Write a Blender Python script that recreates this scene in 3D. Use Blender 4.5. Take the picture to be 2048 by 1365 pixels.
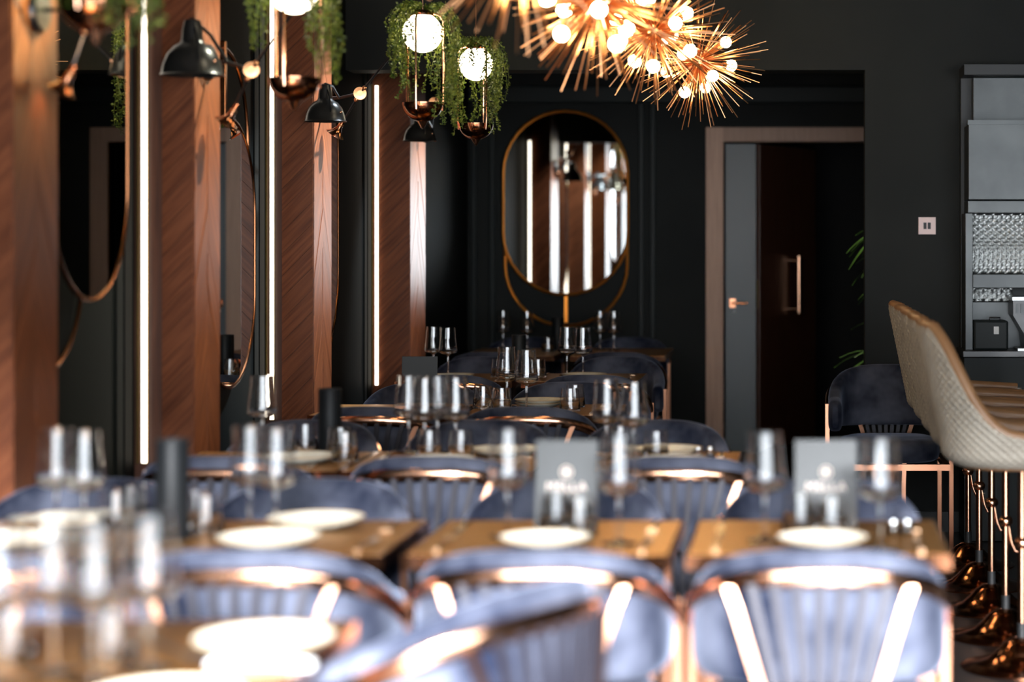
import bpy, bmesh, math, random
from math import sin, cos, pi, radians as R
from mathutils import Vector, Matrix
for o in list(bpy.data.objects):
    bpy.data.objects.remove(o)
SC = bpy.context.scene
COL = SC.collection
rnd = random.Random(7)

# ------------------------------------------------------------------ camera, world, light, exposure
F, CX, CY, HC = 4000.0, 1600.0, 490.0, 1.42      # focal length and principal point in pixels, eye height
cd = bpy.data.cameras.new('camera')
cam = bpy.data.objects.new('camera', cd); COL.objects.link(cam)
cam.location = (0, 0, HC); cam.rotation_euler = (R(90), 0, 0)
cd.sensor_width = 36.0; cd.sensor_fit = 'HORIZONTAL'
cd.lens = F / 2048 * 36.0
cd.shift_x = -(CX - 1024) / 2048
cd.shift_y = -(682.5 - CY) / 2048
cd.clip_start = 0.05
cd.dof.use_dof = True; cd.dof.focus_distance = 8.9; cd.dof.aperture_fstop = 1.45
SC.camera = cam
SC.view_settings.view_transform = 'Standard'; SC.view_settings.look = 'None'
SC.view_settings.gamma = 1.0; SC.view_settings.use_curve_mapping = False
SC.view_settings.exposure = 0.0
SC.cycles.max_bounces = 10; SC.cycles.transparent_max_bounces = 12; SC.cycles.transmission_bounces = 10
SC.cycles.glossy_bounces = 5; SC.cycles.sample_clamp_indirect = 6.0
SC.cycles.caustics_refractive = False; SC.cycles.caustics_reflective = False
wd = bpy.data.worlds.new('world'); SC.world = wd; wd.use_nodes = True
wd.node_tree.nodes['Background'].inputs[0].default_value = (0.75, 0.85, 1.0, 1)
wd.node_tree.nodes['Background'].inputs[1].default_value = 0.6

WIN = dict(x0=-2.1, x1=4.4, z0=0.35, z1=2.75, y=-0.42)
def area(name, loc, rot, sx, sy, power, color, spread=180):
    l = bpy.data.lights.new(name, 'AREA'); l.shape = 'RECTANGLE'; l.size = sx; l.size_y = sy
    l.energy = power; l.color = color; l.spread = R(spread)
    o = bpy.data.objects.new(name, l); COL.objects.link(o); o.location = loc; o.rotation_euler = rot
    return o
# daylight coming in through the street window behind the camera
area('daylight', ((WIN['x0']+WIN['x1'])/2, WIN['y']-0.10, (WIN['z0']+WIN['z1'])/2), (R(72), 0, 0),
     WIN['x1']-WIN['x0'], WIN['z1']-WIN['z0'], 390, (0.88, 0.94, 1.0), 150)
# the bright band of sky above the street, seen from the front rows only
sl = bpy.data.lights.new('sky_glow', 'SUN'); sl.energy = 54.0; sl.angle = R(20); sl.color = (0.93, 0.96, 1.0)
so = bpy.data.objects.new('sky_glow', sl); COL.objects.link(so); so.rotation_euler = (R(90-24), 0, R(8))
def spot(name, loc, target, power, color, angle=50, blend=0.6, radius=0.03):
    l = bpy.data.lights.new(name, 'SPOT'); l.energy = power; l.color = color
    l.spot_size = R(angle); l.spot_blend = blend; l.shadow_soft_size = radius
    o = bpy.data.objects.new(name, l); COL.objects.link(o); o.location = loc
    o.rotation_euler = (Vector(target) - Vector(loc)).to_track_quat('-Z', 'Y').to_euler()
    return o
def point(name, loc, power, color, radius=0.05):
    l = bpy.data.lights.new(name, 'POINT'); l.energy = power; l.color = color; l.shadow_soft_size = radius
    o = bpy.data.objects.new(name, l); COL.objects.link(o); o.location = loc
    return o

# ------------------------------------------------------------------ helpers
def WX(px, D): return (px - CX) / F * D
def WZ(py, D): return HC - (py - CY) / F * D

def tag(o, label=None, cat=None, group=None, kind=None):
    if label:
        assert 4 <= len(label.split()) <= 16 and len(label.replace('-', ' ').split()) <= 16, label
        o['label'] = label
    if cat: o['category'] = cat
    if group: o['group'] = group
    if kind: o['kind'] = kind
    return o
def empty(name, loc=(0, 0, 0), rz=0.0, label=None, cat=None, group=None):
    o = bpy.data.objects.new(name, None); COL.objects.link(o)
    o.empty_display_size = 0.1; o.location = loc; o.rotation_euler = (0, 0, rz)
    return tag(o, label, cat, group)
def copy_tree(o, parent=None):
    c = o.copy(); COL.objects.link(c); c.parent = parent
    for ch in list(o.children):
        copy_tree(ch, c)
    return c

class MB:
    def __init__(s): s.v = []; s.f = []
    def add(s, vs, fs):
        b = len(s.v); s.v += [tuple(v) for v in vs]; s.f += [tuple(i + b for i in f) for f in fs]
        return s
    def box(s, x0, x1, y0, y1, z0, z1):
        return s.add([(x0,y0,z0),(x1,y0,z0),(x1,y1,z0),(x0,y1,z0),(x0,y0,z1),(x1,y0,z1),(x1,y1,z1),(x0,y1,z1)],
                     [(3,2,1,0),(4,5,6,7),(0,1,5,4),(1,2,6,5),(2,3,7,6),(3,0,4,7)])
    def tube(s, pts, r, n=8, closed=False, cap=True, rs=None):
        pts = [Vector(p) for p in pts]; N = len(pts); rings = []
        prev = None
        for i, p in enumerate(pts):
            if closed: t = pts[(i+1) % N] - pts[i-1]
            else: t = pts[min(i+1, N-1)] - pts[max(i-1, 0)]
            t.normalize()
            if prev is None:
                a = Vector((0,0,1)) if abs(t.z) < 0.9 else Vector((1,0,0))
                u = t.cross(a).normalized()
            else:
                u = (prev - t * prev.dot(t)).normalized()
            prev = u; w = t.cross(u)
            rr = rs[i] if rs else r
            rings.append([p + u*cos(2*pi*k/n)*rr + w*sin(2*pi*k/n)*rr for k in range(n)])
        vs = [v for ring in rings for v in ring]; fs = []
        M = N if closed else N - 1
        for i in range(M):
            j = (i + 1) % N
            for k in range(n):
                l = (k + 1) % n
                fs.append((i*n+k, i*n+l, j*n+l, j*n+k))
        if cap and not closed:
            fs.append(tuple(range(n-1, -1, -1))); fs.append(tuple((N-1)*n + k for k in range(n)))
        return s.add(vs, fs)
    def lathe(s, prof, n=32, c=(0,0,0), close=False):
        """prof: list of (r, z); revolved about z through c"""
        vs = []; fs = []; idx = []
        for r, z in prof:
            if r < 1e-6:
                idx.append([len(vs)]); vs.append((c[0], c[1], c[2]+z))
            else:
                idx.append(list(range(len(vs), len(vs)+n)))
                vs += [(c[0]+r*cos(2*pi*k/n), c[1]+r*sin(2*pi*k/n), c[2]+z) for k in range(n)]
        L = len(prof)
        for i in range(L if close else L-1):
            a, b = idx[i], idx[(i+1) % L]
            for k in range(n):
                l = (k+1) % n
                if len(a) == 1 and len(b) == 1: continue
                if len(a) == 1: fs.append((a[0], b[l], b[k]))
                elif len(b) == 1: fs.append((a[k], a[l], b[0]))
                else: fs.append((a[k], a[l], b[l], b[k]))
        return s.add(vs, fs)
    def loft(s, rings, cap=True, closed=False):
        n = len(rings[0]); vs = [v for r in rings for v in r]; fs = []
        for i in range(len(rings) if closed else len(rings)-1):
            j = (i+1) % len(rings)
            for k in range(n):
                l = (k+1) % n
                fs.append((i*n+k, i*n+l, j*n+l, j*n+k))
        if cap and not closed:
            fs.append(tuple(range(n-1, -1, -1))); fs.append(tuple((len(rings)-1)*n+k for k in range(n)))
        return s.add(vs, fs)
    def sphere(s, c, r, n=16, m=10):
        return s.lathe([(r*sin(pi*i/m) if 0 < i < m else 0, -r*cos(pi*i/m)) for i in range(m+1)], n, c)
    def mesh(s, name, mat, smooth=True, bevel=None):
        me = bpy.data.meshes.new(name)
        me.from_pydata(s.v, [], s.f)
        bm = bmesh.new(); bm.from_mesh(me)
        if bevel:
            bmesh.ops.bevel(bm, geom=list(bm.edges), offset=bevel, segments=2, affect='EDGES', profile=0.5)
        bmesh.ops.recalc_face_normals(bm, faces=bm.faces)
        bm.to_mesh(me); bm.free()
        me.materials.append(mat)
        if smooth:
            me.polygons.foreach_set('use_smooth', [True]*len(me.polygons))
            try: me.set_sharp_from_angle(angle=R(42))
            except Exception: pass
        me.update()
        return me
    def build(s, name, mat, parent=None, smooth=True, bevel=None, loc=None):
        o = bpy.data.objects.new(name, s.mesh(name, mat, smooth, bevel)); COL.objects.link(o)
        if parent is not None: o.parent = parent
        if loc: o.location = loc
        return o

# ------------------------------------------------------------------ materials
def mat(name, color=(0.5,0.5,0.5), rough=0.5, metal=0.0, **kw):
    m = bpy.data.materials.new(name); m.use_nodes = True
    b = m.node_tree.nodes['Principled BSDF']
    b.inputs['Base Color'].default_value = (*color, 1); b.inputs['Roughness'].default_value = rough
    b.inputs['Metallic'].default_value = metal
    for k, v in kw.items():
        b.inputs[k].default_value = v
    return m
def N(m, t, **kw):
    n = m.node_tree.nodes.new(t)
    for k, v in kw.items(): setattr(n, k, v)
    return n
def L(m, a, b): m.node_tree.links.new(a, b)
def bsdf(m): return m.node_tree.nodes['Principled BSDF']
def noise_color(m, c0, c1, scale=(8,8,8), detail=4, lo=0.35, hi=0.65, coord='Object', nscale=1.0, perobj=0.0):
    tc = N(m, 'ShaderNodeTexCoord'); mp = N(m, 'ShaderNodeMapping'); mp.inputs['Scale'].default_value = scale
    nz = N(m, 'ShaderNodeTexNoise'); nz.inputs['Scale'].default_value = nscale; nz.inputs['Detail'].default_value = detail
    cr = N(m, 'ShaderNodeValToRGB')
    cr.color_ramp.elements[0].position = lo; cr.color_ramp.elements[1].position = hi
    cr.color_ramp.elements[0].color = (*c0, 1); cr.color_ramp.elements[1].color = (*c1, 1)
    L(m, tc.outputs[coord], mp.inputs[0]); L(m, mp.outputs[0], nz.inputs['Vector']); L(m, nz.outputs[0], cr.inputs[0])
    out = cr.outputs[0]
    if perobj:
        oi = N(m, 'ShaderNodeObjectInfo'); hs = N(m, 'ShaderNodeHueSaturation')
        mr = N(m, 'ShaderNodeMapRange'); mr.inputs[3].default_value = 1-perobj; mr.inputs[4].default_value = 1+perobj
        L(m, oi.outputs['Random'], mr.inputs[0]); L(m, mr.outputs[0], hs.inputs['Value']); L(m, out, hs.inputs['Color'])
        out = hs.outputs[0]
    L(m, out, bsdf(m).inputs['Base Color'])
    return nz
def bump(m, nz, strength=0.2, dist=0.01):
    b = N(m, 'ShaderNodeBump'); b.inputs['Strength'].default_value = strength; b.inputs['Distance'].default_value = dist
    L(m, nz.outputs[0], b.inputs['Height']); L(m, b.outputs[0], bsdf(m).inputs['Normal'])
def emit(name, color, strength):
    m = mat(name, color, 0.4); b = bsdf(m)
    b.inputs['Emission Color'].default_value = (*color, 1); b.inputs['Emission Strength'].default_value = strength
    return m

M = {}
M['velvet'] = mat('navy_velvet', rough=0.75)
nz = noise_color(M['velvet'], (0.006,0.009,0.022), (0.116,0.125,0.168), (6,6,6), 3, 0.35, 0.70)
bump(M['velvet'], nz, 0.15, 0.02)
bsdf(M['velvet']).inputs['Sheen Weight'].default_value = 0.28
bsdf(M['velvet']).inputs['Sheen Roughness'].default_value = 0.35
bsdf(M['velvet']).inputs['Sheen Tint'].default_value = (0.66, 0.74, 1.0, 1)
bsdf(M['velvet']).inputs['Specular IOR Level'].default_value = 0.15
M['copper'] = mat('polished_copper', (0.86,0.46,0.29), 0.16, 1.0)
M['copper_dark'] = mat('dark_copper', (0.40,0.17,0.09), 0.14, 1.0)
M['rod'] = mat('copper_rod', (0.70,0.34,0.16), 0.28, 1.0)
M['satin_dark'] = mat('dark_satin_copper', (0.34,0.16,0.095), 0.32, 1.0)
M['satin'] = mat('satin_copper', (0.50,0.25,0.155), 0.34, 1.0)
M['bronze'] = mat('bronze_tabletop', rough=0.36, metal=1.0)
noise_color(M['bronze'], (0.56,0.28,0.085), (0.64,0.33,0.11), (3,14,3), 3)
M['brass'] = mat('brass', (0.80,0.55,0.18), 0.25, 1.0)
M['black'] = mat('black_metal', (0.012,0.012,0.013), 0.32)
M['blackmatte'] = mat('matte_black', (0.010,0.011,0.012), 0.55)
M['canister'] = mat('black_ceramic', (0.006,0.007,0.008), 0.5, **{'Specular IOR Level': 0.2})
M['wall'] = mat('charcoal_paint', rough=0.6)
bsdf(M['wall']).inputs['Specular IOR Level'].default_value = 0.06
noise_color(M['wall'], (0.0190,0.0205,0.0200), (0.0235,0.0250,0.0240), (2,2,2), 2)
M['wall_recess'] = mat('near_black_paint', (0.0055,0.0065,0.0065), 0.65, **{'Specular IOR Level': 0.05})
M['wallgreen'] = mat('dark_green_paint', (0.0105,0.0145,0.0145), 0.5)
bsdf(M['wallgreen']).inputs['Specular IOR Level'].default_value = 0.2
M['ceil'] = mat('dark_ceiling', (0.02,0.02,0.02), 0.8)
M['floor'] = mat('dark_floor', rough=0.28)
noise_color(M['floor'], (0.008,0.008,0.009), (0.022,0.021,0.021), (4,1.2,4), 5)
def wood(name, c0, c1, rough, rot, coat=0.0, per=0.25):
    m = mat(name, rough=rough)
    tc = N(m, 'ShaderNodeTexCoord'); mp = N(m, 'ShaderNodeMapping')
    mp.inputs['Rotation'].default_value = rot; mp.vector_type = 'TEXTURE'; mp.inputs['Scale'].default_value = (1/70, 1/70, 1/4)
    nz = N(m, 'ShaderNodeTexNoise'); nz.inputs['Scale'].default_value = 1.0; nz.inputs['Detail'].default_value = 6
    oi = N(m, 'ShaderNodeObjectInfo'); ad = N(m, 'ShaderNodeVectorMath'); ad.operation = 'ADD'
    cb = N(m, 'ShaderNodeCombineXYZ'); ml = N(m, 'ShaderNodeMath'); ml.operation = 'MULTIPLY'; ml.inputs[1].default_value = 37
    L(m, oi.outputs['Random'], ml.inputs[0]); L(m, ml.outputs[0], cb.inputs[0]); L(m, ml.outputs[0], cb.inputs[2])
    L(m, tc.outputs['Object'], mp.inputs[0]); L(m, mp.outputs[0], ad.inputs[0]); L(m, cb.outputs[0], ad.inputs[1])
    L(m, ad.outputs[0], nz.inputs['Vector'])
    cr = N(m, 'ShaderNodeValToRGB'); cr.color_ramp.elements[0].position = 0.3; cr.color_ramp.elements[1].position = 0.7
    cr.color_ramp.elements[0].color = (*c0, 1); cr.color_ramp.elements[1].color = (*c1, 1)
    L(m, nz.outputs[0], cr.inputs[0])
    hs = N(m, 'ShaderNodeHueSaturation'); mr = N(m, 'ShaderNodeMapRange')
    mr.inputs[3].default_value = 1-per; mr.inputs[4].default_value = 1+per
    L(m, oi.outputs['Random'], mr.inputs[0]); L(m, mr.outputs[0], hs.inputs['Value']); L(m, cr.outputs[0], hs.inputs['Color'])
    L(m, hs.outputs[0], bsdf(m).inputs['Base Color'])
    bsdf(m).inputs['Coat Weight'].default_value = coat; bsdf(m).inputs['Coat Roughness'].default_value = 0.26
    return m
WC0, WC1 = (0.090,0.024,0.009), (0.200,0.062,0.024)
M['wood_up'] = wood('walnut_veneer_rising', WC0, WC1, 0.42, (0, R(45), 0), 0.0, per=0.10)
bsdf(M['wood_up']).inputs['Specular IOR Level'].default_value = 0.2
M['wood_side_a'] = wood('walnut_veneer_side', WC0, WC1, 0.38, (R(-28), 0, 0), 0.22, per=0.10)
M['wood_side_b'] = wood('walnut_veneer_side_mirrored', WC0, WC1, 0.38, (R(28), 0, 0), 0.22, per=0.10)
for _k in ('wood_side_a', 'wood_side_b'): bsdf(M[_k]).inputs['Specular IOR Level'].default_value = 0.22
M['wood_dark'] = wood('dark_walnut', (0.045,0.016,0.009), (0.085,0.03,0.015), 0.4, (0,0,0), 0.1)
M['wood_door'] = wood('brown_door_wood', (0.05,0.017,0.009), (0.09,0.032,0.016), 0.35, (0,0,0), 0.2)
M['wood_trim'] = wood('pale_oak_trim', (0.46,0.27,0.185), (0.56,0.34,0.235), 0.5, (0,0,0), 0.0)
M['glass'] = mat('clear_glass', (1,1,1), 0.0, 0.0, **{'Transmission Weight': 1.0, 'IOR': 1.62})
M['mirror'] = mat('mirror_glass', (0.66,0.68,0.67), 0.012, 1.0)
M['greenedge'] = mat('green_glass_edge', (0.02,0.16,0.09), 0.1)
M['plate'] = mat('cream_stoneware', rough=0.32)
noise_color(M['plate'], (0.70,0.64,0.52), (0.80,0.76,0.66), (30,30,30), 4)
M['platerim'] = mat('tan_glazed_rim', (0.42,0.25,0.10), 0.35)
M['steel'] = mat('brushed_steel', (0.40,0.41,0.41), 0.34, 1.0)
M['steel_dark'] = mat('grey_steel_sheet', rough=0.42, metal=0.8)
noise_color(M['steel_dark'], (0.042,0.045,0.046), (0.072,0.076,0.076), (3,3,3), 4)
M['quilt'] = mat('quilted_steel', (0.66,0.67,0.66), 0.42, 1.0)
M['cutlery'] = mat('copper_cutlery', (0.75,0.60,0.45), 0.2, 1.0)
M['napkin'] = mat('white_linen', (0.78,0.78,0.77), 0.8)
M['beige'] = mat('beige_quilted_leather', rough=0.48)
noise_color(M['beige'], (0.42,0.365,0.295), (0.50,0.44,0.36), (9,9,9), 3)
M['tan'] = mat('tan_leather', rough=0.42)
noise_color(M['tan'], (0.28,0.14,0.062), (0.36,0.185,0.085), (10,10,10), 3)
M['menu'] = mat('black_menu_card', (0.0075,0.0095,0.010), 0.45)
bsdf(M['menu']).inputs['Specular IOR Level'].default_value = 0.4
M['rosegold'] = mat('rose_gold_print', (0.62,0.50,0.42), 0.5)
M['globe'] = emit('lit_opal_glass', (1.0,0.86,0.62), 9.0)
M['bulb'] = emit('lit_bulb', (1.0,0.74,0.38), 60.0)
M['led'] = emit('lit_led_strip', (1.0,0.90,0.76), 5.0)
M['leaf'] = mat('small_green_leaves', rough=0.5)
noise_color(M['leaf'], (0.040,0.080,0.010), (0.19,0.22,0.030), (40,40,40), 2, perobj=0.3)
bsdf(M['leaf']).inputs['Specular IOR Level'].default_value = 0.3
M['leaf2'] = mat('palm_leaf', (0.05,0.12,0.015), 0.5)
M['bluedoor'] = mat('slate_blue_paint', (0.045,0.060,0.070), 0.4)
M['pinkplate'] = mat('pale_pink_socket', (0.75,0.55,0.52), 0.4)
M['salt'] = M['glass']
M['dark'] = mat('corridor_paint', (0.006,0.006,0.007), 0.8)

# ------------------------------------------------------------------ room
XL, XR, YB, YH, ZC = -2.25, 5.0, 13.55, 9.9, 3.05
XP = -2.05
def struct(name, mb, m, parent=None, bevel=None, smooth=False):
    o = mb.build(name, m, parent, smooth=smooth, bevel=bevel)
    if parent is None: o['kind'] = 'structure'
    return o
struct('floor', MB().box(XL-0.2, XR+0.2, -0.9, 16.2, -0.1, 0), M['floor'])
struct('ceiling', MB().box(XL-0.2, XR+0.2, -0.9, YH+0.2, ZC, ZC+0.1), M['ceil'])
struct('ceiling_alcove', MB().box(XL-0.2, 1.2, YH+0.2, YB+0.1, 2.72, 2.82), M['ceil'])
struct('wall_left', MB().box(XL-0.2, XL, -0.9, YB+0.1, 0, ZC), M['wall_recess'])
struct('wall_right', MB().box(XR, XR+0.2, -0.9, YH+0.2, 0, ZC), M['wall'])
# right end wall with a wide opening to the alcove, its header above
wb = MB(); XO = WX(1730, YH)
wb.box(XO, XR, YH, YH+0.2, 0, ZC); wb.box(XL, XO, YH, YH+0.2, WZ(140, YH), ZC)
struct('wall_end', wb, M['wall'])
# alcove back wall with door opening
XD0, XD1, ZD = WX(1447, YB), WX(1447, YB)+1.02, WZ(284, YB)
bw = MB(); bw.box(XL, XD0, YB, YB+0.15, 0, 2.75); bw.box(XD1, 1.2, YB, YB+0.15, 0, 2.75); bw.box(XD0, XD1, YB, YB+0.15, ZD, 2.75)
struct('wall_back', bw, M['wall'])
struct('wall_alcove', MB().box(1.0, 1.15, YH+0.2, YB, 0, 2.75), M['wall'])
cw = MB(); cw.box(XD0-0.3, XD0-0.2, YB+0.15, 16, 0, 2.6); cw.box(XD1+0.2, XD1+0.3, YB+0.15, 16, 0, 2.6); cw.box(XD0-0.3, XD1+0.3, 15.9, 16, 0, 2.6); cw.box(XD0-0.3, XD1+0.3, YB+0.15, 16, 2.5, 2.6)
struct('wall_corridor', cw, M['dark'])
# front wall with the street window behind the camera
fw = MB(); y0, y1 = WIN['y']-0.08, WIN['y']
fw.box(XL, WIN['x0'], y0, y1, 0, ZC); fw.box(WIN['x1'], XR, y0, y1, 0, ZC)
fw.box(WIN['x0'], WIN['x1'], y0, y1, 0, WIN['z0']); fw.box(WIN['x0'], WIN['x1'], y0, y1, WIN['z1'], ZC)
struct('wall_front', fw, M['wall'])
wf = MB(); wx0, wx1, wz0, wz1 = WIN['x0'], WIN['x1'], WIN['z0'], WIN['z1']
for a in ((wx0, wx0+0.05, wz0, wz1), (wx1-0.05, wx1, wz0, wz1), (wx0+.05, wx1-.05, wz0, wz0+0.05), (wx0+.05, wx1-.05, wz1-0.05, wz1)):
    wf.box(a[0], a[1], y0+0.01, y1+0.01, a[2], a[3])
struct('window_1', wf, M['black'])
# panel mouldings on the alcove back wall, cornice
tb = MB()
for px in (948, 985, 1283, 1306):
    x = WX(px, YB); tb.box(x-0.02, x+0.02, YB-0.028, YB, 0.12, WZ(205, YB))
struct('trim_1', tb, M['wallgreen'], bevel=0.008)
struct('trim_2', MB().box(XL, 1.0, YB-0.05, YB, WZ(207, YB), WZ(172, YB)), M['wallgreen'], bevel=0.012)
struct('baseboard_back', MB().box(XL, XD0-0.13, YB-0.02, YB, 0, 0.12), M['wallgreen'])
struct('baseboard_end', MB().box(XO, XR, YH-0.02, YH, 0, 0.1), M['blackmatte'])

# wooden pilasters on the left wall, each clad in diagonal veneer planks
PIL = [(5.20, 5.51, -2.19), (6.76, 7.05, -2.155), (8.42, 8.73, -2.18), (10.50, 10.92, -2.26+0.02)]
def clip_poly(poly, a0, a1, axis):
    for lim, sgn in ((a0, 1), (a1, -1)):
        out = []
        for i in range(len(poly)):
            p, q = poly[i], poly[(i+1) % len(poly)]
            dp, dq = (p[axis]-lim)*sgn, (q[axis]-lim)*sgn
            if dp >= 0: out.append(p)
            if dp*dq < 0:
                t = dp/(dp-dq); out.append((p[0]+(q[0]-p[0])*t, p[1]+(q[1]-p[1])*t))
        poly = out
        if not poly: break
    return poly
def planks(parent, u0, u1, z0, z1, slope, pitch, place, m):
    """diagonal planks over the rectangle u0..u1, z0..z1; place(u, z, d) gives the 3-D point at depth d"""
    du = u1 - u0; rise = slope*du
    k0 = int(math.floor((z0 - max(0, rise)) / pitch)) - 1; k1 = int(math.ceil((z1 - min(0, rise)) / pitch)) + 1
    for k in range(k0, k1):
        g = 0.0009
        za, zb = k*pitch + g, (k+1)*pitch - g
        poly = clip_poly([(u0, za), (u1, za+rise), (u1, zb+rise), (u0, zb)], z0, z1, 1)
        if len(poly) < 3: continue
        d = 0.004 + rnd.uniform(0, 0.0018)
        n = len(poly); vs = [place(u, z, 0) for u, z in poly] + [place(u, z, d) for u, z in poly]
        fs = [tuple(range(n)), tuple(range(2*n-1, n-1, -1))] + [(i, (i+1) % n, n+(i+1) % n, n+i) for i in range(n)]
        MB().add(vs, fs).build('plank', m, parent, smooth=False)
LED_TOP = [2.95, 2.95, 2.95, 2.26]
leds = []
for i, (ya, yb, xw) in enumerate(PIL):
    core = MB().box(XL, XP, ya, yb, 0, ZC if ya < YH else 2.72)
    c = struct(f'trim_{i+3}', core, M['wood_dark'])
    zt = 2.95 if ya < YH else 2.7
    # camera-facing face: one-way diagonal; room-facing face: chevron meeting at its middle
    planks(c, xw, XP, 0.03, zt, 1.0, 0.092, lambda u, z, d: (u, ya-d, z), M['wood_up'])
    ym = (ya+yb)/2
    planks(c, ya, ym, 0.03, zt, 1.9, 0.16, lambda u, z, d: (XP+d, u, z), M['wood_side_a'])
    planks(c, ym, yb, 0.03, zt, -1.9, 0.16, lambda u, z, d: (XP+d, u, z), M['wood_side_b'])
    planks(c, XL+0.055, XP, 0.03, zt, 0.75, 0.105, lambda u, z, d: (u, yb+d, z), M['wood_up'])
# recess trims next to each LED
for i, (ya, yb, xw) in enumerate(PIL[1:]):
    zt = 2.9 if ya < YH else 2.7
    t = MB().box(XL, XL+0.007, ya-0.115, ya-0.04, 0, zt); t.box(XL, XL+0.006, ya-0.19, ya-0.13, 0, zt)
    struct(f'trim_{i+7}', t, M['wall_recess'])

# LED strips standing in the inner corners of the pilasters
def led_strip(x, y, z0, z1, sgn, label):
    r = empty('led_strip', (x, y, z0), 0, label, 'light strip', 'vertical LED strips beside the wooden pilasters')
    h = z1 - z0
    MB().box(-0.009, 0.009, 0, 0.008*sgn, 0, h).build('channel', M['brass'], r, smooth=False)
    MB().box(-0.008, 0.008, -0.007*sgn, 0, 0.004, h-0.004).build('diffuser', M['led'], r, smooth=False)
    MB().box(-0.027, -0.021, 0.0, 0.008*sgn, 0, h).build('brass_edge', M['brass'], r, smooth=False)
    return r
ordn = ['', 'second', 'third', 'fourth']
LEDX = [None, WX(291, 6.76), WX(535, 8.42), WX(709, 10.5)]
for i in (1, 2, 3):
    y = PIL[i][0]
    lab = ['', 'tall white vertical light strip with brass edge right of the nearest wall mirror',
           'tall vertical light strip right of the second wall mirror, partly behind a wine glass',
           'yellowish white light strip left of the wooden pilaster nearest the dark alcove'][i]
    led_strip(max(LEDX[i], XL+0.03), y-0.010, 0.68, LED_TOP[i], 1, lab)
for i in (1, 2, 3):
    y = PIL[i][1]
    lab = ['', 'light strip on the rear of the second pilaster, seen only in the oval mirror',
           'light strip on the rear of the third pilaster, seen only in the oval mirror',
           'light strip on the rear of the last pilaster, leftmost strip in the oval mirror'][i]
    led_strip(XL+0.035, y+0.010, 0.68, min(LED_TOP[i], 2.7), -1, lab)

# ------------------------------------------------------------------ door
d = MB(); xa = WX(1412, YB)
d.box(xa, XD0, YB-0.03, YB+0.15, 0, ZD)
d.box(XD1, XD1+0.12, YB-0.03, YB+0.15, 0, ZD)
frame = struct('door_frame', MB().box(XD0-0.118, XD0, YB-0.03, YB+0.12, 0, WZ(255, YB)), M['wood_trim'], bevel=0.003)
MB().box(XD0, XD1, YB-0.028, YB+0.12, ZD, WZ(255, YB)).build('lintel', M['wood_trim'], frame, smooth=False, bevel=0.003)
MB().box(XD1, XD1+0.12, YB-0.03, YB+0.12, 0, WZ(255, YB)).build('jamb', M['wood_trim'], frame, smooth=False, bevel=0.003)
frame.name = 'trim_10'
xb0, xb1 = WX(1450, YB), WX(1512, YB)
bd = MB().box(xb0, xb1, YB+0.05, YB+0.09, 0.01, ZD-0.01).build('door_1', M['bluedoor'], None, smooth=False, bevel=0.003); bd['kind'] = 'structure'
zh = WZ(607, YB)
MB().tube([(xb0+0.05, YB+0.05, zh), (xb0+0.05, YB+0.0, zh), (xb0+0.15, YB+0.0, zh)], 0.010, 10).build('door_handle', M['copper_dark'], bd)
MB().lathe([(0, 0), (0.016, 0), (0.016, 0.012), (0, 0.012)], 16).build('lock_cylinder', M['steel'], bd, loc=(xb0+0.06, YB+0.036, zh-0.06))
MB().box(xb0+0.03, xb0+0.07, YB+0.042, YB+0.05, zh-0.03, zh+0.03).build('handle_plate', M['copper_dark'], bd, smooth=False)
# brown door standing open into the dark corridor
dr = empty('door_2', (WX(1513, YB), YB+0.10, 0)); dr['kind'] = 'structure'
ang = R(65)
dr.rotation_euler = (0, 0, ang)
MB().box(0, 0.92, -0.022, 0.022, 0.01, ZD-0.01).build('door_leaf', M['wood_door'], dr, smooth=False, bevel=0.003)
zt_, zb_ = WZ(513, YB+0.4), WZ(628, YB+0.4)
h = MB().tube([(0.52, -0.075, zb_), (0.52, -0.075, zt_)], 0.014, 12)
h.tube([(0.52, -0.022, zt_-0.03), (0.52, -0.075, zt_-0.03)], 0.011, 10); h.tube([(0.52, -0.022, zb_+0.03), (0.52, -0.075, zb_+0.03)], 0.011, 10)
h.build('pull_handle', M['copper'], dr)
MB().box(-0.004, 0.0, -0.008, 0.008, 0.98, 1.18).build('lock_plate', M['brass'], dr, smooth=False)

# light switch on the end wall
s = empty('wall_socket', (WX(1854, YH), YH, WZ(452, YH)), 0, 'pale pink square wall plate with two black slots on the charcoal wall', 'wall socket')
MB().box(-0.043, 0.043, -0.009, 0, -0.043, 0.043).build('face_plate', M['pinkplate'], s, smooth=False, bevel=0.002)
for dx in (-0.0105, 0.0105):
    MB().box(dx-0.0075, dx+0.0075, -0.0105, -0.0085, -0.016, 0.016).build('rocker', M['blackmatte'], s, smooth=False)

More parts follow.
